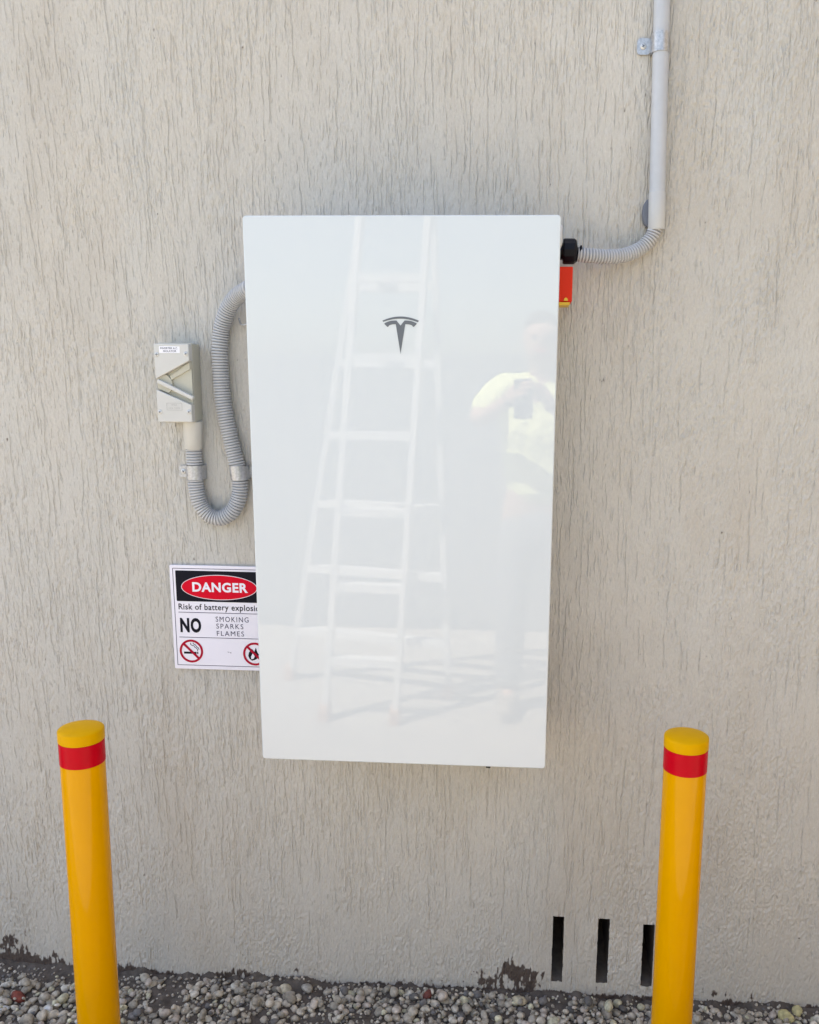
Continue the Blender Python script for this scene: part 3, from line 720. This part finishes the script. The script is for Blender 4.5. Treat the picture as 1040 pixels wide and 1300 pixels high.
# ------------------------------------------------------------------ bollards
def bollard(top, foot, label):
    ftop = Vector((top[0], top[1], 0.8245)); ft = Vector((foot[0], foot[1], -0.10)); ax = (ftop - Vector((foot[0], foot[1], 0))).normalized()
    o = Vector((foot[0], foot[1], 0))
    t = empty('bollard', (foot[0], foot[1], 0), label, 'bollard', 'yellow bollards in front of the wall')
    P = lambda h: o + ax * (h + 0.010 if h > .5 else h)
    MB().sweep([P(h) for h in (-.12, 0.2, 0.4, 0.6, .802)], 0.0415, 64).build('post', M_byel, t)
    MB().sweep([P(.7445), P(.7450), P(.7895), P(.7900)], [.0416, .0421, .0421, .0416], 64, caps=False).build('reflective_band', M_band, t)
    pr = [(.7905, .0416), (.7912, .0426), (.8100, .0426), (.8118, .0420), (.8132, .0406), (.8152, .0345), (.8170, .0250), (.8180, .0140), (.8183, .0050), (.8184, .0002)]
    MB().sweep([P(p[0]) for p in pr], [p[1] for p in pr], 64).build('cap', M_cap, t, smooth=40)
    return t
bollard(*BOLL[0], 'yellow steel bollard with red band standing below the DANGER sign')
bollard(*BOLL[1], 'yellow steel bollard with red band standing in front of the dark wall slots')

# ------------------------------------------------------------------ across the passage: seen as reflections in the glass, and an added unseen side wall
fb = empty('paling_fence', (0, -3.65, 0), 'grey boundary fence of upright boards across the passage, mirrored in the battery glass', 'fence')
b = MB(); k = -2.0
while k < 2.6:
    b.box(k, k + 0.128, -3.665, -3.645, -0.05, 1.66); k += 0.134
b.build('paling', M_fence, fb, smooth=0)
b = MB()
for z in (.35, 1.35): b.box(-2.0, 2.74, -3.715, -3.667, z, z + .09)
b.build('rail', M_fence, fb, smooth=0)
sw_ = MB().box(2.75, 2.95, -3.60, -0.02, -0.2, 3.9).build('added_side_wall', mat('warm_bounce_render', (0.22, 0.18, 0.125), 0.9, var=0.06, vscale=5, bump=0.4), smooth=0, bevel=0.004, loc=(2.85, -1.8, 0))  # added wall out of view: blocks sky on the right, bounces warm light
tag(sw_, 'tall warm beige side wall added out of view on the right to shape the light', 'wall')

ld = empty('stepladder', (-0.48, -2.3, 0), 'tall aluminium stepladder standing opened on the paving, mirrored in the battery glass', 'ladder')
TL, TR = Vector((-0.44, -2.28, 2.33)), Vector((-0.15, -2.26, 2.33))
FAl, FAr = Vector((-0.605, -2.08, 0.005)), Vector((-0.285, -2.06, 0.005))
FBl, FBr = Vector((-0.90, -2.60, 0.005)), Vector((-0.075, -2.40, 0.005))
def ladder_frame(fl_, fr_, tl_, tr_, name):
    b = MB()
    for (f_, t_2) in ((fl_, tl_), (fr_, tr_)): b.bar(f_, t_2, 0.028, 0.065)
    fr = b.build(name, M_alu, ld, smooth=0, bevel=0.002)
    z = 0.27
    while z < 2.25:
        t = z / 2.325
        a = fl_.lerp(tl_, t); c = fr_.lerp(tr_, t)
        MB().bar(a, c, 0.035, 0.06).build('rung', M_alu, fr, smooth=0); z += 0.33
    for f_ in (fl_, fr_):
        MB().box(f_.x - .022, f_.x + .022, f_.y - .045, f_.y + .045, 0.004, .075).build('rubber_foot', M_rubber, fr, bevel=.004)
ladder_frame(FAl, FAr, TL, TR, 'front_frame')
ladder_frame(FBl, FBr, TL + Vector((0, -.08, -.03)), TR + Vector((0, -.08, -.03)), 'rear_frame')
MB().box(TL.x - .03, TR.x + .03, -2.40, -2.22, 2.325, 2.36).build('top_cap', M_rubber, ld, bevel=.005)

# ------------------------------------------------------------------ the photographer, standing behind the phone
def skin(name, chains, matl, parent, root=0, sub=2):
    """chains: lists of (x, y, z, r); points that coincide are shared"""
    V, E_, Rr, key = [], [], [], {}
    for ch in chains:
        prev = None
        for (x, y, z, r) in ch:
            k_ = (round(x, 4), round(y, 4), round(z, 4))
            if k_ not in key: key[k_] = len(V); V.append((x, y, z)); Rr.append(r)
            i = key[k_]
            if prev is not None and prev != i: E_.append((prev, i))
            prev = i
    base = root_loc(parent)
    me_ = bpy.data.meshes.new(name); me_.from_pydata([(v[0] - base.x, v[1] - base.y, v[2] - base.z) for v in V], E_, [])
    o = bpy.data.objects.new(name, me_); COL.objects.link(o); o.parent = parent
    me_.materials.append(matl)
    sk = o.modifiers.new('skin', 'SKIN'); sk.use_smooth_shade = True
    lay = me_.skin_vertices[0].data
    for i, r in enumerate(Rr): lay[i].radius = r if isinstance(r, tuple) else (r, r)
    for i in range(len(V)): lay[i].use_root = (i == root)
    sb = o.modifiers.new('sub', 'SUBSURF'); sb.levels = sub; sb.render_levels = sub
    return o
px_, py_ = 0.335, -2.26
per = empty('person', (px_, py_, 0.004), 'person in yellow shirt and dark trousers holding up a phone, mirrored in the glass', 'person')
def hand(w_, dirv, side, palm_n):
    """five finger chains from wrist w_ along dirv, side = towards thumb, palm_n = curl direction"""
    w_ = Vector(w_); d_ = Vector(dirv).normalized(); s_ = Vector(side); s_ = (s_ - d_ * s_.dot(d_)).normalized(); c_ = Vector(palm_n).normalized()
    out = []
    pc = w_ + d_ * .045
    for k, (off, L) in enumerate(((.030, .070), (.010, .078), (-.010, .073), (-.029, .058))):
        kn_ = w_ + d_ * (.088 - .004 * abs(k - 1)) + s_ * off
        a_ = kn_ + d_ * L * .42 + c_ * L * .18; b_ = a_ + d_ * L * .2 + c_ * L * .28; e_ = b_ + d_ * L * .04 + c_ * L * .22
        out.append([(*w_, .026), (*pc, .026), (*kn_, .0105), (*a_, .0090), (*b_, .0082), (*e_, .0066)])
    t0 = w_ + d_ * .035 + s_ * .030; t1 = t0 + d_ * .035 + s_ * .022 + c_ * .012; t2 = t1 + d_ * .028 + c_ * .016
    out.append([(*w_, .026), (*t0, .014), (*t1, .0105), (*t2, .008)])
    return out
z0 = 0.0
SHl, SHr = (px_ - .185, py_, 1.475), (px_ + .185, py_, 1.475)
ELl, ELr = (0.055, -2.12, 1.330), (px_ + .20, -2.09, 1.245)
WRl, WRr = (0.185, -1.985, 1.415), (0.375, -2.005, 1.395)
pel = (px_, py_, .96, (.135, .10)); sp1 = (px_, py_ + .005, 1.13, (.125, .09)); ch1 = (px_, py_, 1.33, (.15, .10)); nk = (px_, py_, 1.525, .058)
hd0 = (px_ - .005, py_ + .03, 1.60, .060); hd1 = (px_ - .010, py_ + .035, 1.675, (.078, .095)); hd2 = (px_ - .012, py_ + .025, 1.745, (.070, .085))
chains = [[pel, sp1, ch1, nk, hd0, hd1, hd2],
          [hd1, (px_ - .012, py_ + .128, 1.655, .014)],                                  # nose
          [hd1, (px_ - .085, py_ + .022, 1.665, .016)], [hd1, (px_ + .066, py_ + .022, 1.665, .016)],   # ears
          [ch1, (*SHl, .060), (*ELl, .042), (*WRl, .027)], [ch1, (*SHr, .060), (*ELr, .042), (*WRr, .027)]]
for sx in (-1, 1):
    chains.append([pel, (px_ + sx * .10, py_, .88, .088), (px_ + sx * .115, py_ + .02, .50, .058), (px_ + sx * .12, py_, .10, .040), (px_ + sx * .125, py_ + .13, .04, .032)])
chains += hand(WRl, (.25, .45, .35), (0.3, 0, 1), (.9, -.1, -.1)) + hand(WRr, (-.35, .45, .45), (-.3, 0, 1), (-.9, -.1, -.1))
skin('body', chains, M_skin, per)
shirt = [[(px_, py_, .92, (.165, .125)), (px_, py_ + .005, 1.13, (.160, .120)), (px_, py_, 1.33, (.185, .130)), (px_, py_ - .005, 1.50, .080)],
         [(px_, py_, 1.33, (.185, .130)), (SHl[0], SHl[1], SHl[2], .082), (*[SHl[i] * .15 + ELl[i] * .85 for i in range(3)], .064)],
         [(px_, py_, 1.33, (.185, .130)), (SHr[0], SHr[1], SHr[2], .082), (*[SHr[i] * .15 + ELr[i] * .85 for i in range(3)], .064)]]
skin('shirt', shirt, M_shirt, per)
tr_ = [[(px_, py_, 1.0, (.150, .112)), (px_, py_, .90, (.165, .120))]]
for sx in (-1, 1):
    tr_.append([(px_, py_, .90, (.165, .120)), (px_ + sx * .10, py_, .80, .102), (px_ + sx * .117, py_ + .02, .50, .078), (px_ + sx * .121, py_, .10, .066)])
skin('trousers', tr_, M_trousers, per)
for sx in (-1, 1):
    skin('boot', [[(px_ + sx * .121, py_ - .01, .17, .058), (px_ + sx * .122, py_ - .005, .065, .058), (px_ + sx * .125, py_ + .10, .055, .050), (px_ + sx * .128, py_ + .19, .045, .040)]], M_boot, per)
skin('hair', [[(px_ - .010, py_ - .015, 1.66, (.080, .075)), (px_ - .012, py_ + .005, 1.745, (.080, .092)), (px_ - .012, py_ + .03, 1.775, (.062, .075))]], M_hair, per)
for sx in (-1, 1):
    e_ = MB(); c_ = Vector((px_ - .011 + sx * .032, py_ + .120, 1.683))
    e_.sweep([c_ + Vector((0, .006 * k / 3, 0)) for k in range(-3, 4)], [max(.0004, .009 * math.sqrt(1 - (k / 3) ** 2)) for k in range(-3, 4)], 12)
    e_.build('eye', M_ink, per)
mo = MB().box(px_ - .033, px_ + .011, py_ + .112, py_ + .122, 1.621, 1.629).build('mouth', M_red, per, bevel=.003)
# phone: its lens is where the photograph was taken from
phn = empty('phone', (CX + .02, CY - .02, CZ - .14), 'dark phone held upright in both hands, mirrored in the battery glass', 'phone')
def cam_pt(r, f, u): 
    p = np.array([CX, CY, CZ]) + ROT @ np.array([r, f, u]); return Vector(p)
b = MB(); vs = [cam_pt(r, f, u) for f in (-0.012, -0.020) for (r, u) in rrect(-0.018, 0.057, -0.140, 0.018, .009, 4)]
n = len(vs) // 2
b.add(vs, [tuple(range(n)), tuple(range(2 * n - 1, n - 1, -1))] + [(i, i + n, (i + 1) % n + n, (i + 1) % n) for i in range(n)])
b.build('case', M_black, phn, bevel=.0015)
